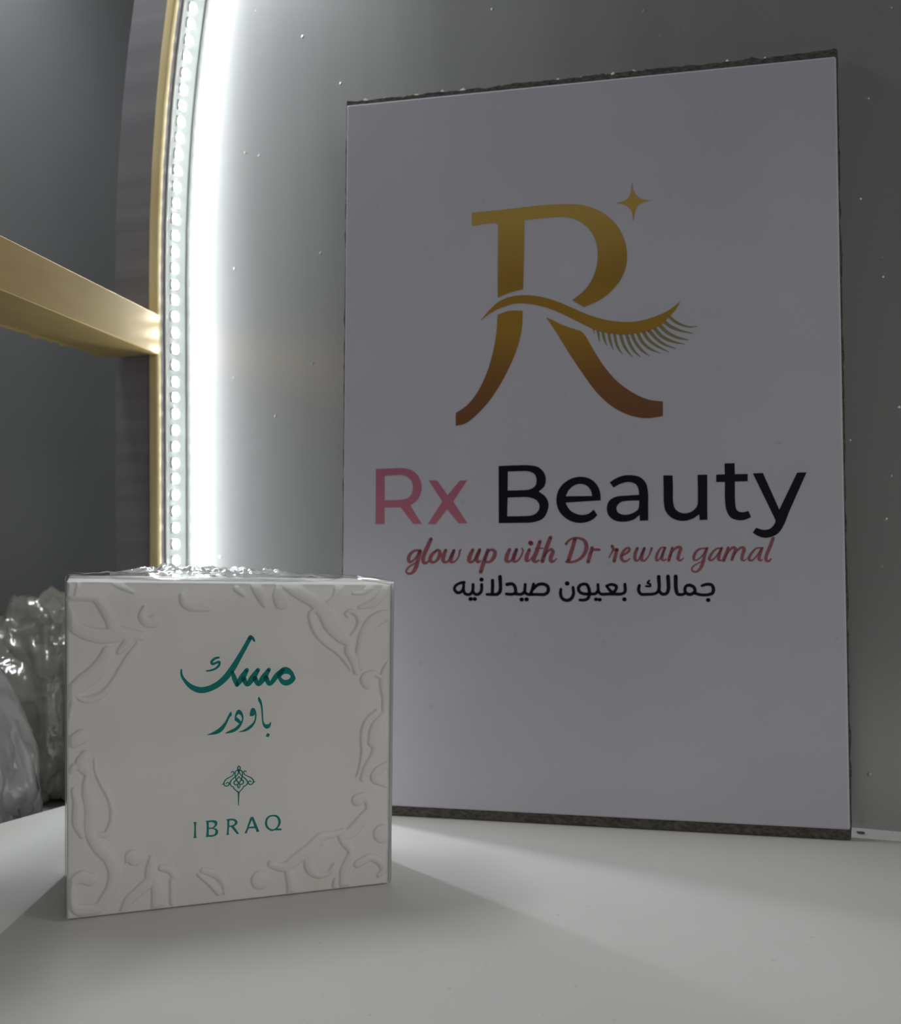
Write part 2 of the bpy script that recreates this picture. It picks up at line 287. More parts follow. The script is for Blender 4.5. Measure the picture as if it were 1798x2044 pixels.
  ["S",[[112.08,92.96,1.1],[113.21,91.66,1.1],[115.8,91.6,1.1],[118.06,91.66,1.16],[121.92,91.73,1.1],[123.21,92.63,1.16],[123.22,95.7,1.1]]],
  ["S",[[115.65,94.97,0.97],[117.75,95.61,1.1],[119.68,94.83,1.16],[119.52,93.6,1.1],[118.22,92.25,1.23],[116.94,93.28,1.1],[115.65,94.97,0.97]]],
  ["S",[[111.16,89.39,1.36],[111.36,89.39,1.36]]],
  ["S",[[112.69,89.23,1.36],[112.88,89.23,1.36]]],
  ["S",[[122.88,89.47,1.48],[123.07,89.47,1.48]]],
  ["S",[[129.15,95.27,1.09],[128.82,93.27,1.15],[129.77,91.73,1.15],[132.47,91.6,1.09],[135.65,91.99,1.08],[136.99,93.27,1.15],[137.05,98.89,1.34]]],
  ["S",[[133.2,97.29,0.7],[132.5,96.17,0.77],[133.45,95.84,0.77],[133.6,95.01,0.77],[131.85,94.94,0.7]]],
  ["S",[[137.02,93.27,1.08],[138.34,91.79,1.15],[140.08,91.99,1.14],[140.88,93.59,1.27],[140.82,99.03,1.34]]],
  ["S",[[143.91,99.02,1.4],[144.03,93.58,1.33],[144.65,91.82,1.2],[146.37,91.6,1.08],[147.95,92.3,1.07]]],
  ["S",[[149.53,95.49,1.14],[151.09,94.69,1.14],[151.55,92.94,1.13],[149.66,91.67,1.14],[147.79,92.46,1.14],[147.64,94.22,1.14],[148.28,95.24,1.07],[149.53,95.49,1.14]]],
  ["S",[[151.39,92.3,1.07],[153.56,91.6,1.07],[156.67,91.6,1.07],[158.54,92.3,1.19],[158.93,94.2,1.19],[158.1,95.63,1.13],[156.08,95.8,1.07],[154.37,95.23,0.94]]],
  ["S",[[156.72,89.44,1.44],[156.9,89.44,1.44]]],
 ],
 'upper_arabic_word': [
  ["S",[[35.7,77.62,0.52],[35.81,75.95,0.75],[36.85,74.0,0.99],[38.94,71.87,1.56],[41.74,70.64,1.99],[44.33,70.86,2.0],[47.41,72.14,2.0],[50.03,74.29,2.06],[52.43,77.31,2.02],[54.6,80.83,1.69],[56.54,84.14,1.5],[58.24,87.22,1.4]]],
  ["S",[[58.36,87.51,1.31],[59.09,87.07,1.07],[59.74,86.05,0.53]]],
  ["S",[[52.31,76.11,0.96],[53.01,73.9,1.59],[53.84,71.69,1.25]]],
  ["S",[[53.84,71.73,1.35],[55.53,74.02,2.12],[57.11,76.48,1.45]]],
  ["S",[[56.01,73.75,1.69],[57.26,71.63,1.35],[58.91,73.61,2.13],[60.86,76.35,1.36]]],
  ["S",[[59.76,73.68,1.7],[60.96,71.56,1.36],[62.55,73.42,2.14],[64.51,76.3,1.32]]],
  ["S",[[63.52,73.62,1.71],[64.73,71.48,1.37],[67.19,74.17,1.86],[69.17,75.9,1.47]]],
  ["S",[[47.85,81.08,0.67],[46.73,80.89,0.76],[45.54,79.79,0.9],[45.78,79.06,0.86],[46.96,79.37,0.76],[48.03,79.63,0.76],[48.03,78.72,0.81],[46.96,77.57,0.72],[45.53,77.03,0.62],[43.88,76.83,0.48]]],
  ["P",[[[67.19,74.41,0],[68.18,76.07,0],[69.42,76.87,0],[71.14,76.67,0],[72.62,75.25,0],[73.65,72.87,1],[72.6,71.45,0],[70.62,70.62,0],[68.9,71.15,0],[67.92,72.42,0],[67.44,73.67,0]],[[68.66,73.6,0],[69.41,74.42,0],[70.39,74.62,0],[71.5,74.2,0],[71.87,73.57,0],[71.37,72.86,0],[70.14,72.55,0],[69.15,72.97,0]]]],
 ],
 'lower_arabic_word': [
  ["P",[[[43.82,55.73,1],[45.59,56.42,0],[47.34,57.34,0],[48.81,58.5,0],[49.98,59.9,0],[50.87,61.62,0],[51.46,62.63,0],[51.98,62.96,1],[52.12,61.77,1],[51.31,60.86,0],[50.71,59.56,0],[49.98,58.13,0],[49.09,56.86,0],[47.92,56.05,0],[46.46,55.7,0],[45.15,55.64,0]]]],
  ["P",[[[49.67,55.78,1],[51.14,56.57,0],[52.91,57.35,0],[54.54,58.73,1],[52.99,60.01,1],[53.04,60.9,0],[53.37,62.36,0],[53.97,63.29,0],[54.63,63.4,0],[55.37,62.76,0],[55.88,61.47,0],[55.95,60.42,0],[55.65,59.1,0],[54.98,57.81,0],[54.09,56.83,0],[52.76,56.1,0],[51.29,55.82,0]],[[53.54,61.16,1],[54.25,61.94,0],[54.84,61.68,0],[55.43,60.6,0],[55.2,59.43,1],[54.54,60.21,0]]]],
  ["P",[[[54.08,56.01,1],[55.86,56.56,0],[57.64,57.64,0],[58.98,58.74,0],[59.66,59.9,0],[59.77,61.53,1],[59.14,61.05,0],[58.03,61.04,1],[58.11,62.23,0],[58.41,63.25,0],[59.15,63.77,0],[59.75,63.4,0],[60.19,62.25,0],[60.3,61.05,0],[60.03,59.28,0],[59.28,57.83,0],[58.08,56.72,0],[56.6,56.07,0],[55.26,55.93,0]]]],
  ["P",[[[61.14,67.35,0],[61.63,66.65,0],[62.07,65.58,0],[62.36,63.77,0],[62.5,61.51,0],[62.57,59.72,0],[62.94,58.35,0],[63.61,57.93,0],[64.51,58.1,0],[65.14,58.88,1],[65.11,57.76,0],[64.65,56.81,0],[63.75,56.47,0],[63.0,56.85,0],[62.41,57.78,0],[62.12,59.44,0],[61.98,61.25,0],[61.86,63.05,0],[61.47,64.86,0],[60.88,66.09,0],[60.81,66.99,0]]]],
  ["P",[[[63.97,55.09,1],[64.79,54.51,1],[64.26,53.58,1],[63.26,54.02,1]]]],
 ],
 'teal_emblem': [
  ["S",[[54.36,44.66,0.37],[53.94,44.18,0.41],[53.99,43.71,0.41],[54.36,43.36,0.41],[54.73,43.7,0.41],[54.77,44.16,0.41],[54.36,44.66,0.37]]],
  ["S",[[54.26,43.32,0.55],[53.62,43.23,0.37],[53.2,42.76,0.37],[53.11,42.02,0.37],[53.19,41.09,0.37],[53.51,40.14,0.41],[54.24,39.06,0.37]]],
  ["S",[[54.45,43.31,0.55],[55.0,43.17,0.37],[55.46,42.67,0.41],[55.55,42.02,0.41],[55.41,41.1,0.41],[55.17,40.19,0.41],[54.34,39.05,0.37]]],
  ["S",[[54.34,43.22,0.74],[54.33,42.81,0.55]]],
  ["S",[[54.26,42.67,0.41],[53.98,41.95,0.35],[53.24,41.27,0.37],[52.32,40.6,0.37],[51.67,39.92,0.41],[51.44,39.19,0.44],[51.67,38.44,0.37],[52.13,38.03,0.33],[52.58,37.85,0.33]]],
  ["S",[[52.49,37.77,0.37],[52.86,37.14,0.35],[53.5,36.53,0.35],[54.05,36.02,0.41]]],
  ["S",[[54.44,42.66,0.41],[54.81,41.89,0.35],[55.55,41.09,0.37],[56.47,40.28,0.41],[57.06,39.49,0.41],[57.2,38.82,0.45],[56.83,38.21,0.37],[56.27,37.88,0.33],[55.9,37.82,0.33]]],
  ["S",[[55.9,37.72,0.33],[55.53,37.01,0.33],[54.88,36.42,0.33],[54.42,35.99,0.41]]],
  ["S",[[53.42,40.05,0.41],[53.88,40.62,0.35],[54.33,41.19,0.31]]],
  ["S",[[54.33,41.19,0.31],[54.8,40.59,0.35],[55.26,40.09,0.41]]],
  ["S",[[53.47,40.05,0.41],[52.77,39.46,0.46],[52.86,38.8,0.41],[53.41,38.48,0.37],[53.97,38.67,0.37],[54.34,39.05,0.37]]],
  ["S",[[55.17,40.1,0.41],[55.82,39.49,0.46],[55.77,38.85,0.41],[55.16,38.52,0.37],[54.61,38.66,0.37],[54.24,38.97,0.37]]],
  ["S",[[54.06,38.71,0.33],[53.92,37.98,0.37],[54.28,37.39,0.33],[54.65,37.92,0.37],[54.61,38.66,0.33]]],
  ["S",[[51.82,42.68,0.31],[52.15,42.98,0.33],[52.56,42.94,0.35],[52.74,42.51,0.37],[52.42,41.8,0.33],[51.59,41.31,0.33],[50.3,40.67,0.37],[49.57,39.9,0.4],[49.43,39.17,0.44],[49.65,38.51,0.37],[50.29,38.32,0.37],[50.94,38.59,0.4],[51.12,39.04,0.4],[50.94,39.37,0.37],[50.48,39.5,0.29],[50.21,39.29,0.29],[50.2,39.06,0.28]]],
  ["S",[[49.38,39.08,0.42],[48.65,39.05,0.15]]],
  ["S",[[56.75,42.57,0.32],[56.48,42.87,0.33],[56.06,42.81,0.35],[55.97,42.36,0.37],[56.29,41.68,0.33],[57.21,41.1,0.33],[58.32,40.5,0.37],[59.06,39.7,0.41],[59.2,39.04,0.45],[58.78,38.42,0.37],[58.12,38.19,0.37],[57.62,38.51,0.41],[57.48,38.99,0.41],[57.76,39.38,0.37],[58.22,39.35,0.32],[58.41,39.01,0.28]]],
  ["S",[[59.2,38.99,0.41],[59.85,39.08,0.13]]],
  ["P",[[[53.91,35.94,1],[54.23,36.1,0],[54.55,35.89,1],[54.41,33.86,0],[54.29,31.56,1],[54.05,31.58,1],[53.99,33.9,0]]]],
 ],
 'latin_lettering': [
  ["P",[[[39.36,27.4,1],[40.55,27.35,1],[40.38,27.02,0],[40.38,22.51,0],[40.57,22.11,1],[39.34,22.13,1],[39.55,22.49,0],[39.61,26.9,0]]]],
  ["P",[[[43.39,27.45,1],[45.01,27.46,0],[46.15,27.4,0],[47.1,26.88,0],[47.19,26.01,0],[46.43,25.02,0],[45.95,24.87,1],[47.09,24.37,0],[47.47,23.66,0],[47.18,22.63,0],[46.13,22.11,0],[43.37,22.12,1],[43.56,22.59,0],[43.64,26.82,0]],[[44.43,26.84,1],[45.39,26.85,0],[46.15,26.49,0],[46.33,25.89,0],[45.76,25.17,0],[44.43,25.11,1]],[[44.43,24.62,1],[45.57,24.61,0],[46.42,24.15,0],[46.55,23.46,0],[46.13,22.73,0],[45.18,22.59,0],[44.42,22.7,1]]]],
  ["P",[[[50.17,27.34,1],[51.71,27.43,0],[53.06,27.12,0],[53.82,26.27,0],[53.63,25.41,0],[52.66,24.78,1],[54.39,22.18,1],[53.61,22.11,1],[51.6,24.77,1],[51.02,24.68,1],[50.96,22.46,0],[51.15,22.15,1],[50.05,22.12,1],[50.25,22.53,0],[50.4,26.78,0]],[[51.13,26.81,1],[52.09,26.82,0],[52.86,26.36,0],[52.9,25.77,0],[52.28,25.25,0],[51.12,25.2,1]]]],
  ["P",[[[58.1,27.34,1],[59.07,27.39,1],[61.1,22.28,1],[59.93,22.2,1],[60.06,22.48,0],[59.64,23.55,1],[57.59,23.63,1],[57.01,22.57,0],[57.0,22.12,1],[56.03,22.14,1],[56.42,22.72,0]],[[58.62,26.42,1],[59.35,24.16,1],[57.6,24.17,1]]]],
  ["P",[[[65.74,27.44,0],[67.12,27.12,0],[68.01,26.05,0],[68.3,24.75,0],[67.9,23.61,0],[67.2,22.69,1],[68.55,22.56,1],[68.48,21.98,1],[66.11,22.2,1],[65.32,22.04,0],[64.14,22.58,0],[63.17,23.75,0],[62.94,25.04,0],[63.37,26.47,0],[64.36,27.27,0]],[[65.74,26.91,0],[66.72,26.56,0],[67.31,25.63,0],[67.41,24.44,0],[67.01,23.39,0],[65.92,22.65,0],[64.73,22.92,0],[63.95,23.87,0],[63.72,25.07,0],[64.06,26.31,0],[64.85,26.87,0]]]],
 ],
 'relief': [
  ["S",[[4.09,108.11,1.77],[3.79,105.69,1.77],[2.93,102.99,1.47]]],
  ["S",[[1.08,107.57,2.06],[0.78,104.86,1.47]]],
  ["S",[[1.35,102.12,1.76],[5.37,102.01,2.07],[9.13,101.61,2.97],[11.44,98.8,3.58],[13.48,95.08,3.88],[15.52,91.04,4.49],[18.75,90.0,4.51],[22.89,89.23,3.33]]],
  ["S",[[12.58,84.44,3.88],[11.7,81.43,5.36],[8.79,77.92,5.63],[5.03,75.08,5.31],[1.87,72.22,4.7],[-0.13,70.23,2.93]]],
  ["S",[[21.99,87.11,1.36],[19.32,83.54,1.5],[16.96,79.66,1.8],[14.6,75.2,2.09],[11.09,71.12,2.38],[7.32,69.51,2.66],[4.45,69.97,2.06],[2.44,71.59,2.35]]],
  ["S",[[19.63,88.43,3.31],[18.15,86.34,3.3],[16.09,84.29,1.8]]],
  ["S",[[0.49,97.32,3.82],[2.19,93.64,4.41],[5.64,91.09,4.73],[11.13,89.67,5.06],[16.1,90.1,5.09]]],
  ["S",[[27.08,93.86,4.26],[24.99,93.77,3.64],[23.35,95.68,2.72],[24.11,98.58,1.52]]],
  ["S",[[36.16,101.96,2.46],[36.76,99.61,2.77],[39.5,97.97,2.78],[44.42,97.2,1.56]]],
  ["S",[[14.38,107.58,2.69],[16.73,105.69,2.4],[20.85,103.44,1.21]]],
  ["S",[[2.15,69.49,2.35],[1.29,66.23,1.47],[1.0,63.84,0.88]]],
  ["S",[[4.71,57.87,5.01],[2.13,56.54,4.4]]],
  ["S",[[68.86,98.7,4.82],[67.91,100.97,4.17],[67.93,104.49,2.25]]],
  ["S",[[60.26,104.67,3.81],[61.99,101.13,3.5],[63.09,97.91,1.59]]],
  ["S",[[53.94,103.87,2.52],[56.13,101.6,1.58]]],
  ["S",[[70.51,105.4,4.51],[75.03,102.07,4.86],[79.92,98.71,4.24],[83.85,95.03,5.57],[86.14,91.06,6.24],[89.44,87.03,5.27],[92.1,83.99,2.98],[91.75,81.39,2.64],[94.07,78.03,3.64],[94.72,74.07,2.32]]],
  ["S",[[81.22,96.08,1.96],[78.91,94.86,1.95],[79.06,91.95,1.95],[80.52,88.34,1.96],[83.46,84.66,1.64],[88.08,80.9,1.32],[91.39,77.17,1.32],[92.71,74.82,0.83]]],
  ["S",[[84.85,97.27,3.28],[87.52,100.13,2.63],[88.53,102.71,3.3],[89.55,105.29,3.63]]],
  ["S",[[92.44,85.61,2.32],[94.81,88.47,1.99],[95.84,91.71,1.99],[94.51,94.37,1.99],[92.5,95.09,1.99],[91.32,94.31,1.65],[91.82,93.31,1.32]]],
  ["S",[[96.08,76.3,3.65],[96.79,81.18,4.66],[97.83,86.06,5.0],[99.89,90.26,5.01],[103.65,92.76,4.7],[107.07,93.32,4.05]]],
  ["S",[[105.77,103.28,3.03],[103.69,100.02,3.36],[100.27,97.48,3.01],[95.87,96.3,1.33]]],
  ["S",[[99.97,103.42,2.67],[97.25,101.51,2.0],[93.88,101.27,1.33]]],
  ["S",[[98.74,69.61,3.66],[98.08,71.61,4.33],[100.8,73.29,2.34],[103.17,72.02,1.68]]],
  ["S",[[106.97,76.78,2.69],[105.23,73.89,3.36],[104.52,69.97,3.36],[105.17,64.33,3.02],[104.46,60.42,1.68]]],
  ["S",[[102.07,59.91,2.34],[98.66,57.16,2.33],[96.95,53.34,1.99],[96.58,48.46,1.49]]],
  ["S",[[104.11,58.14,3.02],[101.7,54.34,4.68],[100.99,49.8,5.0]]],
  ["S",[[5.63,52.25,2.68],[4.75,49.27,4.45],[6.49,45.78,2.68],[5.9,42.48,2.38],[6.76,38.75,4.17],[7.63,34.11,4.47],[7.33,30.18,4.17],[7.32,27.13,3.87],[9.64,22.64,4.48],[13.15,18.32,4.5],[14.6,13.58,4.2],[14.01,9.36,4.2],[11.94,5.93,3.59],[9.6,2.84,3.87],[5.24,2.44,4.44],[2.07,4.32,3.24],[1.22,8.35,2.95],[2.08,11.88,3.25],[4.68,13.11,4.44],[7.0,12.26,4.46]]],
  ["S",[[8.53,50.2,0.75],[8.96,46.2,1.19],[10.85,41.77,1.5],[12.9,37.93,1.8],[14.06,33.54,2.1],[13.76,29.28,2.4],[11.99,26.08,2.39],[9.65,26.0,2.39]]],
  ["S",[[20.98,17.52,5.15],[19.64,18.58,3.63],[18.16,16.58,0.91]]],
  ["S",[[26.07,17.31,1.83],[25.9,13.31,3.66],[25.59,9.94,3.96],[22.29,6.91,3.64],[19.01,4.2,3.32],[17.23,1.04,2.41]]],
  ["S",[[27.1,9.78,3.66],[28.29,5.31,4.58],[27.97,0.71,4.58]]],
  ["S",[[29.22,13.58,2.45],[31.94,12.67,2.77],[33.46,10.03,1.85]]],
  ["S",[[32.54,9.19,1.84],[32.52,1.73,1.84]]],
  ["S",[[42.67,11.23,2.49],[47.01,9.52,3.13],[49.5,6.09,2.51],[49.48,2.94,1.26]]],
  ["S",[[41.12,10.14,1.55],[44.51,6.95,1.87],[47.61,3.47,2.19]]],
  ["S",[[1.28,47.1,2.07],[2.44,48.22,2.66]]],
  ["S",[[2.14,40.96,1.77],[3.28,36.62,2.96],[3.27,30.55,3.26],[4.71,26.16,1.78]]],
  ["S",[[61.35,6.23,6.54],[61.38,6.2,6.54]]],
  ["S",[[65.06,11.11,2.89],[69.57,9.68,3.55],[73.49,11.85,4.22],[77.43,14.68,3.91],[82.07,18.45,3.28],[86.4,19.01,2.64],[89.75,19.67,2.65]]],
  ["S",[[89.74,17.71,3.98],[93.12,19.68,4.33],[96.52,23.31,4.01],[98.93,26.39,3.02],[98.6,29.39,3.02],[96.91,30.85,3.35],[94.87,30.04,4.34]]],
  ["S",[[90.06,16.05,2.98],[92.57,12.52,2.66],[91.71,9.99,2.99],[90.34,6.53,3.64],[89.98,1.67,3.64]]],
  ["S",[[82.72,16.11,1.31],[78.07,11.71,3.59],[78.06,8.47,3.59],[80.35,5.96,2.62],[84.33,5.87,1.97],[86.67,8.88,1.32]]],
  ["S",[[103.66,17.7,6.74],[103.7,17.66,6.74]]],
  ["S",[[94.74,8.04,3.0],[99.5,9.85,3.02],[102.91,7.86,3.03],[103.92,5.11,2.7],[102.2,3.31,1.68]]],
  ["S",[[102.18,53.92,5.06],[102.16,51.27,5.06],[101.79,46.99,3.71],[100.06,43.8,2.69],[98.33,40.63,3.35],[96.61,37.13,2.01]]],
  ["S",[[97.05,53.59,1.68],[96.67,47.02,1.34],[95.96,41.8,1.34],[94.58,37.95,0.83]]],
  ["S",[[105.89,41.72,2.03],[101.74,39.05,3.37],[101.04,37.12,3.36],[105.15,34.47,2.37]]],
  ["S",[[70.86,7.62,2.91],[71.81,3.66,3.56],[71.8,0.44,3.56]]],
  ["S",[[86.98,3.3,1.98],[86.63,1.39,1.98]]],
 ],
}

# ------------------------------------------------------------------ materials
m_white = mat('white_laminate', (0.78, 0.77, 0.74), 0.42)
v = tex_coord(m_white)
n1 = nd(m_white, 'ShaderNodeTexNoise', Scale=9.0, Detail=6.0); ln(m_white, v, n1.inputs['Vector'])
base = ramp(m_white, n1.outputs[0], [(0.3, (0.74, 0.73, 0.695)), (0.7, (0.80, 0.79, 0.76))])
vs = nd(m_white, 'ShaderNodeTexVoronoi', Scale=70.0, Randomness=1.0)
vm = tex_coord(m_white, (1, 2.2, 1)); ln(m_white, vm, vs.inputs['Vector'])
spk = ramp(m_white, vs.outputs['Distance'], [(0.0, (0.45,)*3), (0.035, (0.62,)*3), (0.05, (1, 1, 1))])
mx = nd(m_white, 'ShaderNodeMix', data_type='RGBA', blend_type='MULTIPLY')
mx.inputs['Factor'].default_value = 0.55
ln(m_white, base, mx.inputs[6]); ln(m_white, spk, mx.inputs[7]); ln(m_white, mx.outputs[2], bsdf(m_white).inputs['Base Color'])

m_wall = mat('silver_sheet', (0.55, 0.55, 0.55), 0.30, 0.50)
v = tex_coord(m_wall, (30, 30, 3))
n1 = nd(m_wall, 'ShaderNodeTexNoise', Scale=1.0, Detail=5.0); ln(m_wall, v, n1.inputs['Vector'])
ln(m_wall, ramp(m_wall, n1.outputs[0], [(0.3, (0.42, 0.42, 0.415)), (0.7, (0.485, 0.485, 0.485))]), bsdf(m_wall).inputs['Base Color'])
v2 = tex_coord(m_wall)
vo = nd(m_wall, 'ShaderNodeTexVoronoi', Scale=75.0); ln(m_wall, v2, vo.inputs['Vector'])
pit = ramp(m_wall, vo.outputs['Distance'], [(0.0, (1, 1, 1)), (0.07, (0, 0, 0))])
bump(m_wall, pit, 0.6, 0.0004)

m_grey = mat('grey_paint', (0.30, 0.315, 0.325), 0.5)
v = tex_coord(m_grey)
n1 = nd(m_grey, 'ShaderNodeTexNoise', Scale=7.0, Detail=4.0); ln(m_grey, v, n1.inputs['Vector'])
ln(m_grey, ramp(m_grey, n1.outputs[0], [(0.3, (0.265, 0.272, 0.278)), (0.7, (0.295, 0.302, 0.308))]), bsdf(m_grey).inputs['Base Color'])

m_dark = mat('dark_panel', (0.13, 0.125, 0.13), 0.4)
v = tex_coord(m_dark, (4, 4, 110))
n1 = nd(m_dark, 'ShaderNodeTexNoise', Scale=1.0, Detail=2.0); ln(m_dark, v, n1.inputs['Vector'])
ln(m_dark, ramp(m_dark, n1.outputs[0], [(0.35, (0.165, 0.155, 0.165)), (0.65, (0.205, 0.195, 0.205))]), bsdf(m_dark).inputs['Base Color'])

m_gold = mat('gold_foil', (0.55, 0.40, 0.17), 0.42, 0.45)
v = tex_coord(m_gold, (40, 12, 60))
n1 = nd(m_gold, 'ShaderNodeTexNoise', Scale=1.0, Detail=6.0); ln(m_gold, v, n1.inputs['Vector'])
ln(m_gold, ramp(m_gold, n1.outputs[0], [(0.3, (0.46, 0.32, 0.12)), (0.7, (0.58, 0.42, 0.155))]), bsdf(m_gold).inputs['Base Color'])
bump(m_gold, n1.outputs[0], 0.15, 0.0005)

m_trim = mat('pale_gold_edging', (0.72, 0.58, 0.30), 0.4, 0.2)
v = tex_coord(m_trim, (40, 40, 25))
n1 = nd(m_trim, 'ShaderNodeTexNoise', Scale=1.0, Detail=4.0); ln(m_trim, v, n1.inputs['Vector'])
ln(m_trim, ramp(m_trim, n1.outputs[0], [(0.3, (0.66, 0.52, 0.25)), (0.7, (0.78, 0.64, 0.35))]), bsdf(m_trim).inputs['Base Color'])

m_tape = mat('led_tape', (0.84, 0.90, 0.87), 0.35)
m_house = mat('led_housing', (0.85, 0.87, 0.85), 0.4)
m_led = mat('led_lens', (0.9, 0.9, 0.9), 0.3, emit=(0.90, 0.96, 1.0, LED_POWER))

m_board = mat('fibreboard_edge', (0.16, 0.135, 0.12), 0.8)
v = tex_coord(m_board, (500, 500, 900))
n1 = nd(m_board, 'ShaderNodeTexNoise', Scale=1.0, Detail=5.0); ln(m_board, v, n1.inputs['Vector'])
ln(m_board, ramp(m_board, n1.outputs[0], [(0.35, (0.055, 0.047, 0.042)), (0.7, (0.14, 0.12, 0.108))]), bsdf(m_board).inputs['Base Color'])
bump(m_board, n1.outputs[0], 0.7, 0.0015)
m_fringe = mat('paper_burr', (0.88, 0.88, 0.86), 0.8)

m_sheet = mat('sign_face_white', (0.74, 0.73, 0.79), 0.45)
v = tex_coord(m_sheet)
n1 = nd(m_sheet, 'ShaderNodeTexNoise', Scale=11.0, Detail=5.0); ln(m_sheet, v, n1.inputs['Vector'])
base = ramp(m_sheet, n1.outputs[0], [(0.3, (0.505, 0.505, 0.565)), (0.7, (0.56, 0.56, 0.62))])
vo = nd(m_sheet, 'ShaderNodeTexVoronoi', Scale=60.0); ln(m_sheet, v, vo.inputs['Vector'])
spk = ramp(m_sheet, vo.outputs['Distance'], [(0.0, (0.55,)*3), (0.05, (0.8,)*3), (0.08, (1, 1, 1))])
mx = nd(m_sheet, 'ShaderNodeMix', data_type='RGBA', blend_type='MULTIPLY'); mx.inputs['Factor'].default_value = 0.35
ln(m_sheet, base, mx.inputs[6]); ln(m_sheet, spk, mx.inputs[7]); ln(m_sheet, mx.outputs[2], bsdf(m_sheet).inputs['Base Color'])

def print_mat(name, z0, z1, stops, nscale=25, rough=0.45):
    m = mat(name, (0.4, 0.3, 0.1), rough)
    t = nd(m, 'ShaderNodeTexCoord'); s = nd(m, 'ShaderNodeSeparateXYZ'); ln(m, t.outputs['Object'], s.inputs[0])
    no = nd(m, 'ShaderNodeTexNoise', Scale=nscale, Detail=2.0); ln(m, t.outputs['Object'], no.inputs['Vector'])
    r = nd(m, 'ShaderNodeMapRange'); r.inputs['From Min'].default_value = z0; r.inputs['From Max'].default_value = z1
    ln(m, s.outputs['Z'], r.inputs['Value'])
    a = nd(m, 'ShaderNodeMath', operation='MULTIPLY_ADD'); a.inputs[1].default_value = 0.22; ln(m, no.outputs[0], a.inputs[0])
    a2 = nd(m, 'ShaderNodeMath', operation='SUBTRACT'); a2.inputs[1].default_value = 0.11
    ln(m, r.outputs[0], a.inputs[2]); ln(m, a.outputs[0], a2.inputs[0])
    ln(m, ramp(m, a2.outputs[0], stops), bsdf(m).inputs['Base Color']); return m
m_logo = print_mat('gold_print', 0.160, 0.258, [(0.0, (0.15, 0.052, 0.028)), (0.28, (0.235, 0.105, 0.024)), (0.5, (0.37, 0.205, 0.022)), (0.72, (0.33, 0.185, 0.026)), (1.0, (0.50, 0.325, 0.075))])
m_lash = mat('olive_print', (0.235, 0.215, 0.115), 0.5)
m_pink = print_mat('pink_print', 0.118, 0.148, [(0.0, (0.50, 0.165, 0.21)), (1.0, (0.43, 0.13, 0.215))])
m_script = print_mat('maroon_print', 0.098, 0.120, [(0.0, (0.33, 0.105, 0.125)), (1.0, (0.29, 0.085, 0.115))], 120)
m_black = mat('black_print', (0.007, 0.009, 0.014), 0.5, 0.0, 0.15)

m_card = mat('white_card', (0.70, 0.685, 0.655), 0.5)
v = tex_coord(m_card)
n1 = nd(m_card, 'ShaderNodeTexNoise', Scale=28.0, Detail=4.0); ln(m_card, v, n1.inputs['Vector'])
ln(m_card, ramp(m_card, n1.outputs[0], [(0.3, (0.79, 0.775, 0.745)), (0.7, (0.84, 0.825, 0.80))]), bsdf(m_card).inputs['Base Color'])
m_teal = mat('teal_print', (0.004, 0.23, 0.208), 0.5, 0.0, 0.15)

def film_mat(name, ior, rough, tint=(1, 1, 1), haze=0.0, hcol=(0.8, 0.8, 0.8), crumple=0.0):
    m = bpy.data.materials.new(name); m.use_nodes = True; nt = m.node_tree
    nt.nodes.remove(nt.nodes['Principled BSDF'])
    out = nt.nodes['Material Output']
    tr = nd(m, 'ShaderNodeBsdfTransparent'); tr.inputs[0].default_value = (*tint, 1)
    gl = nd(m, 'ShaderNodeBsdfGlossy'); gl.inputs['Roughness'].default_value = rough
    fr = nd(m, 'ShaderNodeFresnel'); fr.inputs[0].default_value = ior
    mixa = nd(m, 'ShaderNodeMixShader'); ln(m, fr.outputs[0], mixa.inputs[0])
    first = tr.outputs[0]; nrm = None
    if crumple:
        tc = nd(m, 'ShaderNodeTexCoord')
        no = nd(m, 'ShaderNodeTexNoise', Scale=45.0, Detail=3.0); ln(m, tc.outputs['Object'], no.inputs['Vector'])
        ad = nd(m, 'ShaderNodeVectorMath', operation='MULTIPLY_ADD'); ad.inputs[1].default_value = (0.02, 0.02, 0.02)
        ln(m, no.outputs['Color'], ad.inputs[0]); ln(m, tc.outputs['Object'], ad.inputs[2])
        vo_ = nd(m, 'ShaderNodeTexVoronoi', Scale=85.0, feature='F1'); ln(m, ad.outputs[0], vo_.inputs['Vector'])
        bp = nd(m, 'ShaderNodeBump'); bp.inputs['Strength'].default_value = crumple; bp.inputs['Distance'].default_value = 0.004
        ln(m, vo_.outputs['Distance'], bp.inputs['Height']); nrm = bp.outputs[0]
        ln(m, nrm, gl.inputs['Normal']); ln(m, nrm, fr.inputs['Normal'])
    if haze:
        df = nd(m, 'ShaderNodeBsdfDiffuse'); df.inputs[0].default_value = (*hcol, 1)
        tl = nd(m, 'ShaderNodeBsdfTranslucent'); tl.inputs[0].default_value = (*hcol, 1)
        if nrm: ln(m, nrm, df.inputs['Normal'])
        mz = nd(m, 'ShaderNodeMixShader'); mz.inputs[0].default_value = 0.5
        ln(m, df.outputs[0], mz.inputs[1]); ln(m, tl.outputs[0], mz.inputs[2])
        mh = nd(m, 'ShaderNodeMixShader'); mh.inputs[0].default_value = haze
        ln(m, tr.outputs[0], mh.inputs[1]); ln(m, mz.outputs[0], mh.inputs[2]); first = mh.outputs[0]
    ln(m, first, mixa.inputs[1]); ln(m, gl.outputs[0], mixa.inputs[2]); ln(m, mixa.outputs[0], out.inputs[0])
    return m
m_film = film_mat('shrink_film', 1.26, 0.12)
m_fold = film_mat('folded_film', 1.45, 0.12, (0.95, 0.97, 0.97), 0.30, (0.9, 0.93, 0.93))
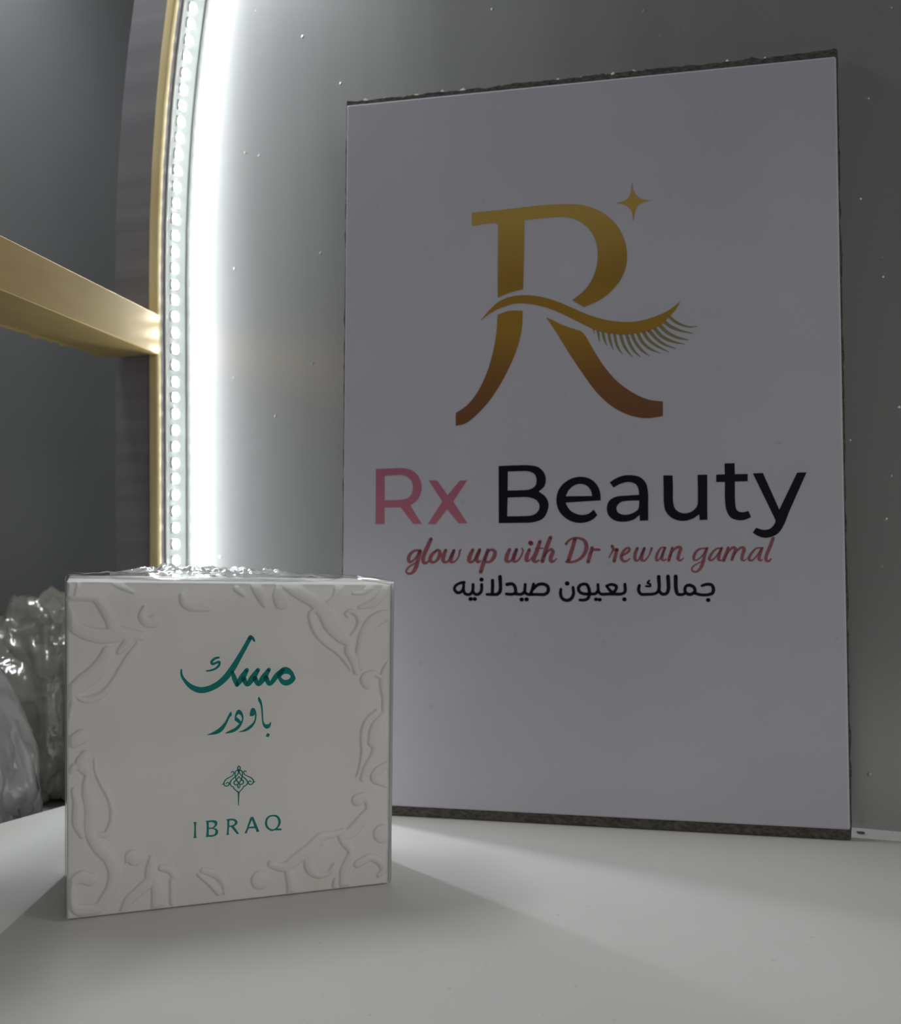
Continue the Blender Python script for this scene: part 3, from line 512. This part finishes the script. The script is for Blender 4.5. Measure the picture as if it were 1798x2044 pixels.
m_bag = film_mat('clear_poly_bag', 1.75, 0.10, (0.94, 0.94, 0.93), 0.50, (0.96, 0.96, 0.94), 0.30)
m_bag2 = film_mat('yellowed_poly_bag', 1.75, 0.10, (0.92, 0.91, 0.87), 0.48, (0.94, 0.92, 0.82), 0.45)

# ------------------------------------------------------------------ setting: back wall in its own (slightly turned) frame
WO = Vector((-0.268, 0.5265, 0)); WD = Vector((1, -0.145, 0)).normalized(); WN = Vector((-WD.y*-1, 0, 0))
WN = Vector((WD.y, -WD.x, 0))                    # towards the viewer
def W(s, t, z): return WO + WD*s + WN*t + Vector((0, 0, z))

wall = mesh_obj('wall_back', [W(s, t, z) for t in (0, -0.012) for s, z in ((-0.022, -0.02), (0.60, -0.02), (0.60, 0.72), (-0.022, 0.72))],
                [(0, 1, 2, 3), (7, 6, 5, 4), (0, 4, 5, 1), (1, 5, 6, 2), (2, 6, 7, 3), (3, 7, 4, 0)], m_wall)
tag(wall, 'silver grey back wall behind the sign', kind='structure')

wl = bm_obj('wall_left', prism([(-0.42, 0.12), (-0.42, 1.0), (-0.432, 1.0), (-0.432, 0.12)], -0.03, 0.80), m_grey)
tag(wl, 'grey back wall of the left niche', kind='structure')
wb = bm_obj('wall_far', prism([(-0.42, 0.90), (-0.18, 0.90), (-0.18, 0.912), (-0.42, 0.912)], -0.03, 0.80), m_grey)
tag(wb, 'grey far wall of the left niche', kind='structure')

# ------------------------------------------------------------------ shelves
sh = bm_obj('display_shelf', prism([(-0.385, 0.10), (0.36, 0.10), (0.36, 0.4355), (-0.2625, 0.5260), (-0.2750, 0.4835)], -0.018, 0.0, 0.0008), m_white)
tag(sh, 'white laminate shelf top carrying the carton and the sign', 'shelf')
ls = bm_obj('niche_floor', prism([(-0.42, 0.12), (-0.3805, 0.12), (-0.2765, 0.480), (-0.262, 0.527), (-0.262, 0.90), (-0.42, 0.90)], -0.034, -0.022, 0.0008), m_grey)
tag(ls, 'grey floor of the left niche under the plastic bags', kind='structure')

# ------------------------------------------------------------------ arch frame with gold edge
def arch_path(off=0.0, n=46, z_low=0.0):
    """(s, z) up the left leg, over the top and down the right leg; off > 0 grows outwards"""
    a, b, z0 = 0.21 + off, 0.43 + off, 0.25
    P = [(-off, z_low), (-off, 0.12), (-off, z0)]
    for k in range(1, n):
        th = math.pi*(1 - k/n); P.append((0.21 + a*math.cos(th), z0 + b*math.sin(th)))
    P += [(0.42 + off, z0), (0.42 + off, 0.12), (0.42 + off, z_low)]
    return P
def sweep(o0, o1, t0, t1, z_low=0.0, tilt=0.0):
    A, B = arch_path(o0, 46, z_low), arch_path(o1, 46, z_low); V = []; F = []
    E_ = arch_path(o0 - tilt, 46, z_low)
    for (s0, z0), (s1, z1), (s2, z2) in zip(A, B, E_):
        V += [W(s2, t0, z2), W(s1, t0, z1), W(s1, t1, z1), W(s0, t1, z0)]
    n = len(A)
    for i in range(n-1):
        for k in range(4):
            F.append((4*i+k, 4*i+(k+1) % 4, 4*i+4+(k+1) % 4, 4*i+4+k))
    F += [(3, 2, 1, 0), (4*n-4, 4*n-3, 4*n-2, 4*n-1)]
    return V, F
arch = empty('arch_frame', W(0, 0, 0)); tag(arch, 'dark arched frame with a gold front edge around the back wall', 'frame')
inv = Matrix.Translation(-W(0, 0, 0))
V, F = sweep(0.0, 0.0275, 0.0004, 0.0190, 0.0005)
o = mesh_obj('frame_panel', V, F, m_dark, arch); o.matrix_parent_inverse = inv
bm = bmesh.new()
V, F = sweep(-0.0010, 0.0040, 0.0190, 0.0226, 0.0005)
vs_ = [bm.verts.new(q) for q in V]
for f in F: bm.faces.new([vs_[i] for i in f])
bmesh.ops.recalc_face_normals(bm, faces=bm.faces)
ed = [e for e in bm.edges if len(e.link_faces) == 2 and e.calc_face_angle(0) > 1.0 and e.calc_length() > 0.005]
bmesh.ops.bevel(bm, geom=ed, offset=0.0007, segments=3, profile=0.5, affect='EDGES')
o = bm_obj('edge_trim', bm, m_trim, arch, True); o.matrix_parent_inverse = inv; o['label'] = 'gold rounded edge strip'

# ------------------------------------------------------------------ LED strip on the inner side of the arch
led = empty('led_strip', W(0, 0.0095, 0)); tag(led, 'lit white LED strip running up inside the arch beside the silver wall', 'light strip')
inv = Matrix.Translation(-W(0, 0.0095, 0))
V, F = sweep(-0.0008, -0.0001, 0.0009, 0.0148, 0.001, 0.0020)   # the channel is splayed towards the room
o = mesh_obj('tape', V, F, m_tape, led); o.matrix_parent_inverse = inv
# dense path and its inward normals
D = []
A = arch_path(-0.0016, 200)
for (s0, z0), (s1, z1) in zip(A, A[1:]):
    L = math.hypot(s1-s0, z1-z0); k = max(1, int(L/0.0004))
    D += [(s0+(s1-s0)*j/k, z0+(z1-z0)*j/k) for j in range(k)]
h = 0.0025
bm = bmesh.new()
cx = [(-h, -h), (h, -h), (h, h), (-h, h)]
lo = [bm.verts.new((0, a, b)) for a, b in cx]; hi = [bm.verts.new((0.0011, a*0.94, b*0.94)) for a, b in cx]
bm.faces.new(hi)
for i in range(4): bm.faces.new((lo[i], lo[(i+1) % 4], hi[(i+1) % 4], hi[i]))
bead = bm_obj('led', bm, m_house)
bm = bmesh.new(); rows = []
for k, (r_, x_) in enumerate(((0.00245, 0.0011), (0.0022, 0.00136), (0.0012, 0.00155))):
    rows.append([bm.verts.new((x_, r_*math.cos(q*math.pi/6), r_*math.sin(q*math.pi/6))) for q in range(12)])
tip = bm.verts.new((0.0016, 0, 0))
for r0, r1 in zip(rows, rows[1:]):
    for q in range(12): bm.faces.new((r0[q], r0[(q+1) % 12], r1[(q+1) % 12], r1[q]))
for q in range(12): bm.faces.new((rows[-1][q], rows[-1][(q+1) % 12], tip))
lens = bm_obj('lens', bm, m_led, bead, True); lens['label'] = 'glowing white lens'
pitch_, acc, last, cnt = 1/120.0, 0.0, D[0], 0
for i in range(1, len(D)-3):
    acc += math.hypot(D[i][0]-D[i-1][0], D[i][1]-D[i-1][1])
    if D[i][0] > 0.12: break                             # the strip ends on the shoulder of the arch
    if acc < pitch_: continue
    acc -= pitch_
    tx, tz = D[i+2][0]-D[i-2][0], D[i+2][1]-D[i-2][1]; L = math.hypot(tx, tz); tx /= L; tz /= L
    inward = (WD*tz + Vector((0, 0, -tx)))*0.9903 + WN*0.139; along = WD*tx + Vector((0, 0, tz)); side = inward.cross(along)
    c = bead if cnt == 0 else bead.copy()
    if cnt:
        C.objects.link(c); l2 = lens.copy(); C.objects.link(l2); l2.parent = c
    p = W(D[i][0], 0.0095, D[i][1]) + inward*0.0002
    c.parent = led
    c.matrix_local = inv @ Matrix.Translation(p) @ Matrix((inward, side*-1, along)).transposed().to_4x4()
    cnt += 1

# ------------------------------------------------------------------ gold rail in the left niche
rail = empty('gold_rail', (-0.2725, 0.41, 0.2122)); tag(rail, 'gold foil covered shelf rail running from the left into the arch', 'rail')
inv = Matrix.Translation((0.2725, -0.41, -0.2122))
bm = prism([(-0.2690, 0.5040), (-0.2455, 0.3000), (-0.2905, 0.3000), (-0.2975, 0.5070)], 0.2122, 0.2322, 0.0006)
o = bm_obj('rail_body', bm, m_gold, rail); o.matrix_parent_inverse = inv
random.seed(5)
V = []; F = []
N = 60
for i in range(N+1):
    f = i/N; x = -0.2910 + (-0.2975+0.2910)*f; y = 0.31 + 0.19*f
    d = 0.0004 + 0.0016*abs(noise.noise((f*23, 0.3, 0)))**1.2 + (0.0009 if random.random() < 0.10 else 0)
    V += [(x, y, 0.2128), (x-0.0004-d*0.4, y, 0.2122-d), (x+0.0012, y, 0.2123)]
for i in range(N):
    for k in range(3): F.append((3*i+k, 3*i+(k+1) % 3, 3*i+3+(k+1) % 3, 3*i+3+k))
o = mesh_obj('foil_edge', V, F, m_gold, rail); o.matrix_parent_inverse = inv; o['label'] = 'ragged gold foil edge under the rail'

# ------------------------------------------------------------------ sign leaning on the wall
SW, SH = 0.210, 0.3114
sign = empty('sign_board', (-0.15842, 0.45812, 0.0004), (-math.atan(0.045), 0, 0))
tag(sign, 'white upright sign board with gold letter R logo above pink and black lettering', 'sign')
Z0 = 0.004
random.seed(3)
def jag(f, amp, fr): return amp*(0.55*noise.noise((f*fr, 1.7, 0)) + 0.45*noise.noise((f*fr*3.1, 5.2, 0)))
outline = []
nT = 150
for i in range(nT+1):                                   # top, left to right
    f = i/nT; outline.append((-0.0004 + f*(SW+0.0011), Z0 + SH + 0.0020 + 0.0012*f + jag(f, 0.0013, 44)))
for i in range(1, 90):                                  # right edge, down
    f = i/90; outline.append((SW + 0.0008 + jag(f, 0.0009, 60), Z0 + SH*(1-f) + 0.001*(1-f)))
outline.append((SW + 0.0004, 0.0)); outline.append((-0.0002, 0.0))
for i in range(1, 90):
    f = i/90; outline.append((-0.0006 + jag(f, 0.0007, 55), SH*f + Z0*f))
nO = len(outline)
V = [(x, 0.0006, z) for x, z in outline] + [(x, 0.0058, z) for x, z in outline]
F = [tuple(range(nO)), tuple(range(2*nO-1, nO-1, -1))] + [(i, i+nO, (i+1) % nO+nO, (i+1) % nO) for i in range(nO)]
mesh_obj('backing_board', V, F, m_board, sign)['label'] = 'dark fibreboard backing with a ragged edge'
# torn pale paper along the rear top edge
V = []; F = []
for i in range(nT+1):
    f = i/nT; x, z = outline[i]
    V += [(x, 0.0040, z-0.0005), (x, 0.0046, z + 0.0005 + 0.0030*max(0, noise.noise((f*70, 9.1, 0)) + 0.10) + (0.0011 if random.random() < 0.16 else 0)), (x, 0.0056, z + 0.0004), (x, 0.0056, z-0.0006)]
for i in range(nT):
    for k in range(4): F.append((4*i+k, 4*i+4+k, 4*i+4+(k+1) % 4, 4*i+(k+1) % 4))
mesh_obj('torn_paper', V, F, m_fringe, sign)['label'] = 'pale torn paper along the top edge'
bm = bmesh.new()
bmesh.ops.create_cube(bm, size=1, matrix=Matrix.Translation((SW/2, 0.0004, Z0 + SH/2)) @ Matrix.Diagonal((SW, 0.0020, SH, 1)))
bmesh.ops.bevel(bm, geom=list(bm.edges), offset=0.00075, segments=2, profile=0.5, affect='EDGES')
bm_obj('face_sheet', bm, m_sheet, sign)
def on_sign(u, v): return (u/1000, -0.00070, v/1000 + Z0)
def under_print(u, v): return (u/1000, -0.00064, v/1000 + Z0)
for nm, mm in (('letter_bowl', m_logo), ('letter_leg', m_logo), ('letter_tail', m_logo), ('lash_line', m_logo), ('sparkle_star', m_logo),
               ('pink_lettering', m_pink), ('black_lettering', m_black), ('script_lettering', m_script), ('arabic_lettering', m_black)):
    glyph_mesh(nm, TR[nm], on_sign, mm, sign, 1.14 if nm in ('script_lettering', 'arabic_lettering') else 1.0)
for it in TR['eyelash']: glyph_mesh('eyelash', [it], under_print, m_lash, sign)

# ------------------------------------------------------------------ carton in shrink film
BW, BH, BD = 0.1066, 0.1057, 0.050
box = empty('square_carton', (-0.20045, 0.31408, 0.0), (0, 0, math.atan2(0.52921, 0.84849)))
tag(box, 'white embossed square carton with teal Arabic lettering, wrapped in clear film', 'box')
TLc, TRc, BRc, BLc = (0.18, 107.56), (107.5, 103.96), (105.72, 0.0), (0.0, 0.0)
def face_pt(a, b):                                       # a across, b up, both 0..1 -> millimetres
    x = (1-b)*((1-a)*BLc[0] + a*BRc[0]) + b*((1-a)*TLc[0] + a*TRc[0])
    z = (1-b)*((1-a)*BLc[1] + a*BRc[1]) + b*((1-a)*TLc[1] + a*TRc[1])
    return x, z
# front panel: relief built from raised pen strokes
G = 470
a_ = np.linspace(0, 1, G); AA, BB = np.meshgrid(a_, a_)
X = (1-BB)*((1-AA)*BLc[0] + AA*BRc[0]) + BB*((1-AA)*TLc[0] + AA*TRc[0])
Zm = (1-BB)*((1-AA)*BLc[1] + AA*BRc[1]) + BB*((1-AA)*TLc[1] + AA*TRc[1])
Hf = np.zeros_like(X)
cell = 107.0/(G-1)
for kind, S in TR['relief']:
    D_ = catmull(S, False, 14)
    best = np.full_like(X, -9.0)
    for q in D_:
        r = max(q[2], 0.6)/2 + 0.15
        i0, i1 = int((q[0]-r)/cell)-4, int((q[0]+r)/cell)+5; j0, j1 = int((q[1]-r)/cell)-12, int((q[1]+r)/cell)+14
        i0, j0 = max(i0, 0), max(j0, 0)
        if i1 <= 0 or j1 <= 0 or i0 >= G or j0 >= G: continue
        sx = X[j0:j1, i0:i1]; sz = Zm[j0:j1, i0:i1]
        best[j0:j1, i0:i1] = np.maximum(best[j0:j1, i0:i1], r - np.sqrt((sx-q[0])**2 + (sz-q[1])**2))
    t = np.clip(best/0.65, 0, 1); Hf = np.maximum(Hf, t*t*(3-2*t)*np.clip(0.6+0.25*best, 0.6, 1.0))
Hf *= 0.95
# rounded border
R_ = 0.9
e = np.minimum(np.minimum(AA, 1-AA)*106.5, np.minimum(BB, 1-BB)*105.5)
back = np.where(e < R_, R_ - np.sqrt(np.maximum(R_*R_ - (R_-np.minimum(e, R_))**2, 0)), 0)
Hf *= np.clip(e/1.6, 0, 1)
Vv = np.stack([X.ravel()/1000, (R_ + (back - Hf - R_).ravel())/1000, Zm.ravel()/1000 + 0.0002], 1)
idx = np.arange(G*G).reshape(G, G)
quads = np.stack([idx[:-1, :-1].ravel(), idx[:-1, 1:].ravel(), idx[1:, 1:].ravel(), idx[1:, :-1].ravel()], 1)
me = bpy.data.meshes.new('front_panel')
me.vertices.add(G*G); me.vertices.foreach_set('co', Vv.ravel())
nq = len(quads); me.loops.add(nq*4); me.loops.foreach_set('vertex_index', quads.ravel().astype(np.int32))
me.polygons.add(nq); me.polygons.foreach_set('loop_start', np.arange(0, nq*4, 4, dtype=np.int32))
me.polygons.foreach_set('use_smooth', np.ones(nq, dtype=bool)); me.update(calc_edges=True); me.validate()
me.materials.append(m_card)
fp = bpy.data.objects.new('front_panel', me); C.objects.link(fp); fp.parent = box
fp['label'] = 'embossed front with raised scrollwork'
# body of the carton behind the front panel
def corner(c, y, inx=0.0, dz=0.0): return (c[0]/1000 + inx, y, c[1]/1000 + dz + 0.0002)
q0 = R_/1000
bmv = [corner(BLc, q0), corner(BRc, q0), corner(TRc, q0), corner(TLc, q0),
       corner(BLc, BD, 0.0002), corner(BRc, BD, -0.0002), corner(TRc, BD, -0.0004), corner(TLc, BD, 0.0004)]
bm = bmesh.new(); vv = [bm.verts.new(q) for q in bmv]
for f in ((0, 1, 2, 3), (5, 4, 7, 6), (4, 0, 3, 7), (1, 5, 6, 2), (3, 2, 6, 7), (4, 5, 1, 0)): bm.faces.new([vv[i] for i in f])
bmesh.ops.recalc_face_normals(bm, faces=bm.faces)
be = [ed for ed in bm.edges if max(v_.co.y for v_ in ed.verts) > 0.02]
bmesh.ops.bevel(bm, geom=be, offset=0.0006, segments=2, profile=0.5, affect='EDGES')
bm_obj('carton_body', bm, m_card, box)
def on_box(u, v): return (u/1000, -0.00005, v/1000 + 0.0002)
for nm in ('upper_arabic_word', 'lower_arabic_word', 'teal_emblem', 'latin_lettering'):
    glyph_mesh(nm, TR[nm], on_box, m_teal, box)
# shrink film: a loose clear skin, crinkled on top
def film_top(x, y):
    w = min(x, 0.1066-x, 0.03)/0.03; w = max(w, 0.0)
    k = min(max((y+0.0007)/0.006, 0), 1)*min(max((0.0512-y)/0.004, 0), 1)
    r = abs(noise.noise((x*70, y*55, 2.2)))*0.0022 + abs(noise.noise((x*190, y*120, 7.0)))*0.0011
    return k*(0.0004 + r*(0.35 + 0.65*w))
V = []; F = []
def fgrid(nu, nv, fn):
    b0 = len(V)
    for j in range(nv+1):
        for i in range(nu+1): V.append(fn(i/nu, j/nv))
    for j in range(nv):
        for i in range(nu): F.append((b0+j*(nu+1)+i, b0+j*(nu+1)+i+1, b0+(j+1)*(nu+1)+i+1, b0+(j+1)*(nu+1)+i))
g_ = 0.0012
def f_top(a, b):
    x, z = face_pt(a, 1.0); y = -g_ + b*(BD + 2*g_)
    x = x/1000 + (2*a-1)*0.0005; return (x, y, z/1000 + 0.0011 + film_top(x, y))
def f_front(a, b):
    x, z = face_pt(a, b); x = x/1000 + (2*a-1)*0.0005
    wr = 0.00010*noise.noise((x*45 + z*0.012, z*0.018, 4.0)) + 0.00005*noise.noise((x*160, z*0.02, 8.0))
    return (x, -g_ + wr*min(1, 8*min(a, 1-a)), 0.0004 + (z/1000)*(1 + 0.0006/0.105) + b*0.0003)
def side(sgn):
    def fn(a, b):
        cx_, cz_ = face_pt(0.0 if sgn < 0 else 1.0, b)
        y = -g_ + a*(BD + 2*g_)
        return (cx_/1000 + sgn*(0.0005 + 0.0004*abs(noise.noise((y*60, b*4, 3.0+sgn)))*math.sin(math.pi*a)), y, 0.0004 + cz_/1000 + b*0.0008)
    return fn
def f_back(a, b):
    x, z = face_pt(a, b); return (x/1000 + (2*a-1)*0.0005, BD + g_, 0.0004 + z/1000 + b*0.0009)
fgrid(130, 60, f_top); fgrid(90, 40, f_front); fgrid(16, 40, side(-1)); fgrid(16, 40, side(1)); fgrid(40, 20, f_back)
mesh_obj('shrink_film', V, F, m_film, box, True)['label'] = 'clear crinkled shrink film'

# gathered film on the top and the folded film edge at the right front corner
V = []; F = []
def f_fold(a, b):
    x = 0.014 + a*0.070; y = 0.012 + b*0.036
    zt = face_pt(x/0.1066, 1.0)[1]/1000
    w = min(1, 5*min(a, 1-a))*min(1, 4*min(b, 1-b))
    h_ = abs(noise.noise((x*130, y*70, 1.0)))*0.0034 + abs(noise.noise((x*330, y*200, 5.0)))*0.0016 + 0.0012
    return (x, y, zt + 0.0016 + w*h_)
fgrid(150, 50, f_fold)
mesh_obj('film_gather', V, F, m_fold, box, True)['label'] = 'gathered crinkled film on the top'
V = []; F = []  # hazy white tube stands in for the highlight along the folded film
for j in range(61):
    f = j/60; cx_, cz_ = face_pt(1.0, f)
    ww = 0.00055 + 0.00012*noise.noise((f*9, 0, 0))
    for k in range(8):
        V.append((cx_/1000 + 0.0004 + ww*math.cos(k*math.pi/4), -0.0004 + ww*math.sin(k*math.pi/4), 0.0007 + cz_/1000))
for j in range(60):
    for k in range(8): F.append((8*j+k, 8*j+(k+1) % 8, 8*j+8+(k+1) % 8, 8*j+8+k))
mesh_obj('film_edge_glint', V, F, film_mat('film_edge_glint', 1.4, 0.15, (0.95, 0.97, 0.97), 0.5, (0.92, 0.94, 0.94)), box, True)['label'] = 'folded film edge, whitened as its highlight'

# ------------------------------------------------------------------ crumpled plastic bags in the niche
def bag_mesh(sx, sy, sz, seed, n, lean, octaves):
    bm = bmesh.new(); bmesh.ops.create_icosphere(bm, subdivisions=n, radius=1.0)
    for v_ in bm.verts:
        q = v_.co.copy()
        u = Vector([math.copysign(abs(c)**0.62, c) for c in q])
        w = Vector((q.x*1.6, q.y*1.6, q.z*0.75)) + Vector((seed*3.1, seed*1.7, seed))
        d = sum(am*(1 - 2.2*abs(noise.noise(w*fr + Vector((k*9.0, 0, 0))))) for k, (fr, am) in enumerate(octaves))
        u *= 0.86 + d*0.9
        z = max(u.z, -0.93); top = max(z, 0)
        u.x *= 1 - 0.35*top; u.y *= 1 - 0.35*top
        v_.co = Vector((u.x*sx + lean*z*sz, u.y*sy, (z + 0.93)*sz))
    return bm
def bag(label, loc, sx, sy, sz, seed, m, lean=0.0):
    t = empty('plastic_bag', loc); tag(t, label, 'bag', 'crumpled plastic bags in the niche')
    bm_obj('bag_skin', bag_mesh(sx, sy, sz, seed, 5, lean, ((1.0, 0.15), (2.3, 0.10), (5.0, 0.05), (11.0, 0.02))), m, t, True)
    for k, f in enumerate((0.88, 0.74)):
        o = bm_obj('inner_fold', bag_mesh(sx*f, sy*f, sz*f, seed + 5.3*(k+1), 5, lean, ((1.3, 0.20), (3.1, 0.15), (6.5, 0.09), (13.0, 0.045))), m, t, True)
        o.location = (0, 0, 0.001 + 0.002*k)
    return t
bag('yellowish crumpled clear plastic bag, the taller one at the back of the niche', (-0.366, 0.560, -0.0218), 0.040, 0.045, 0.0565, 2.0, m_bag2)
bag('pale shiny crumpled clear plastic bag in front of the taller one', (-0.3400, 0.440, -0.0218), 0.030, 0.030, 0.050, 6.0, m_bag, -0.16)

# ------------------------------------------------------------------ scrap by the foot of the sign
bm = bmesh.new(); bmesh.ops.create_icosphere(bm, subdivisions=2, radius=1)
for v_ in bm.verts: v_.co = Vector((v_.co.x*0.0017, v_.co.y*0.0009, v_.co.z*0.0005 + 0.0005))*(1 + 0.5*noise.noise(v_.co*2))
sc_ = bm_obj('board_crumb', bm, m_board); sc_.location = (0.0570, 0.4700, 0.0); sc_.rotation_euler.z = -0.5
tag(sc_, 'tiny dark crumb of board beside the right foot of the sign', 'crumb')
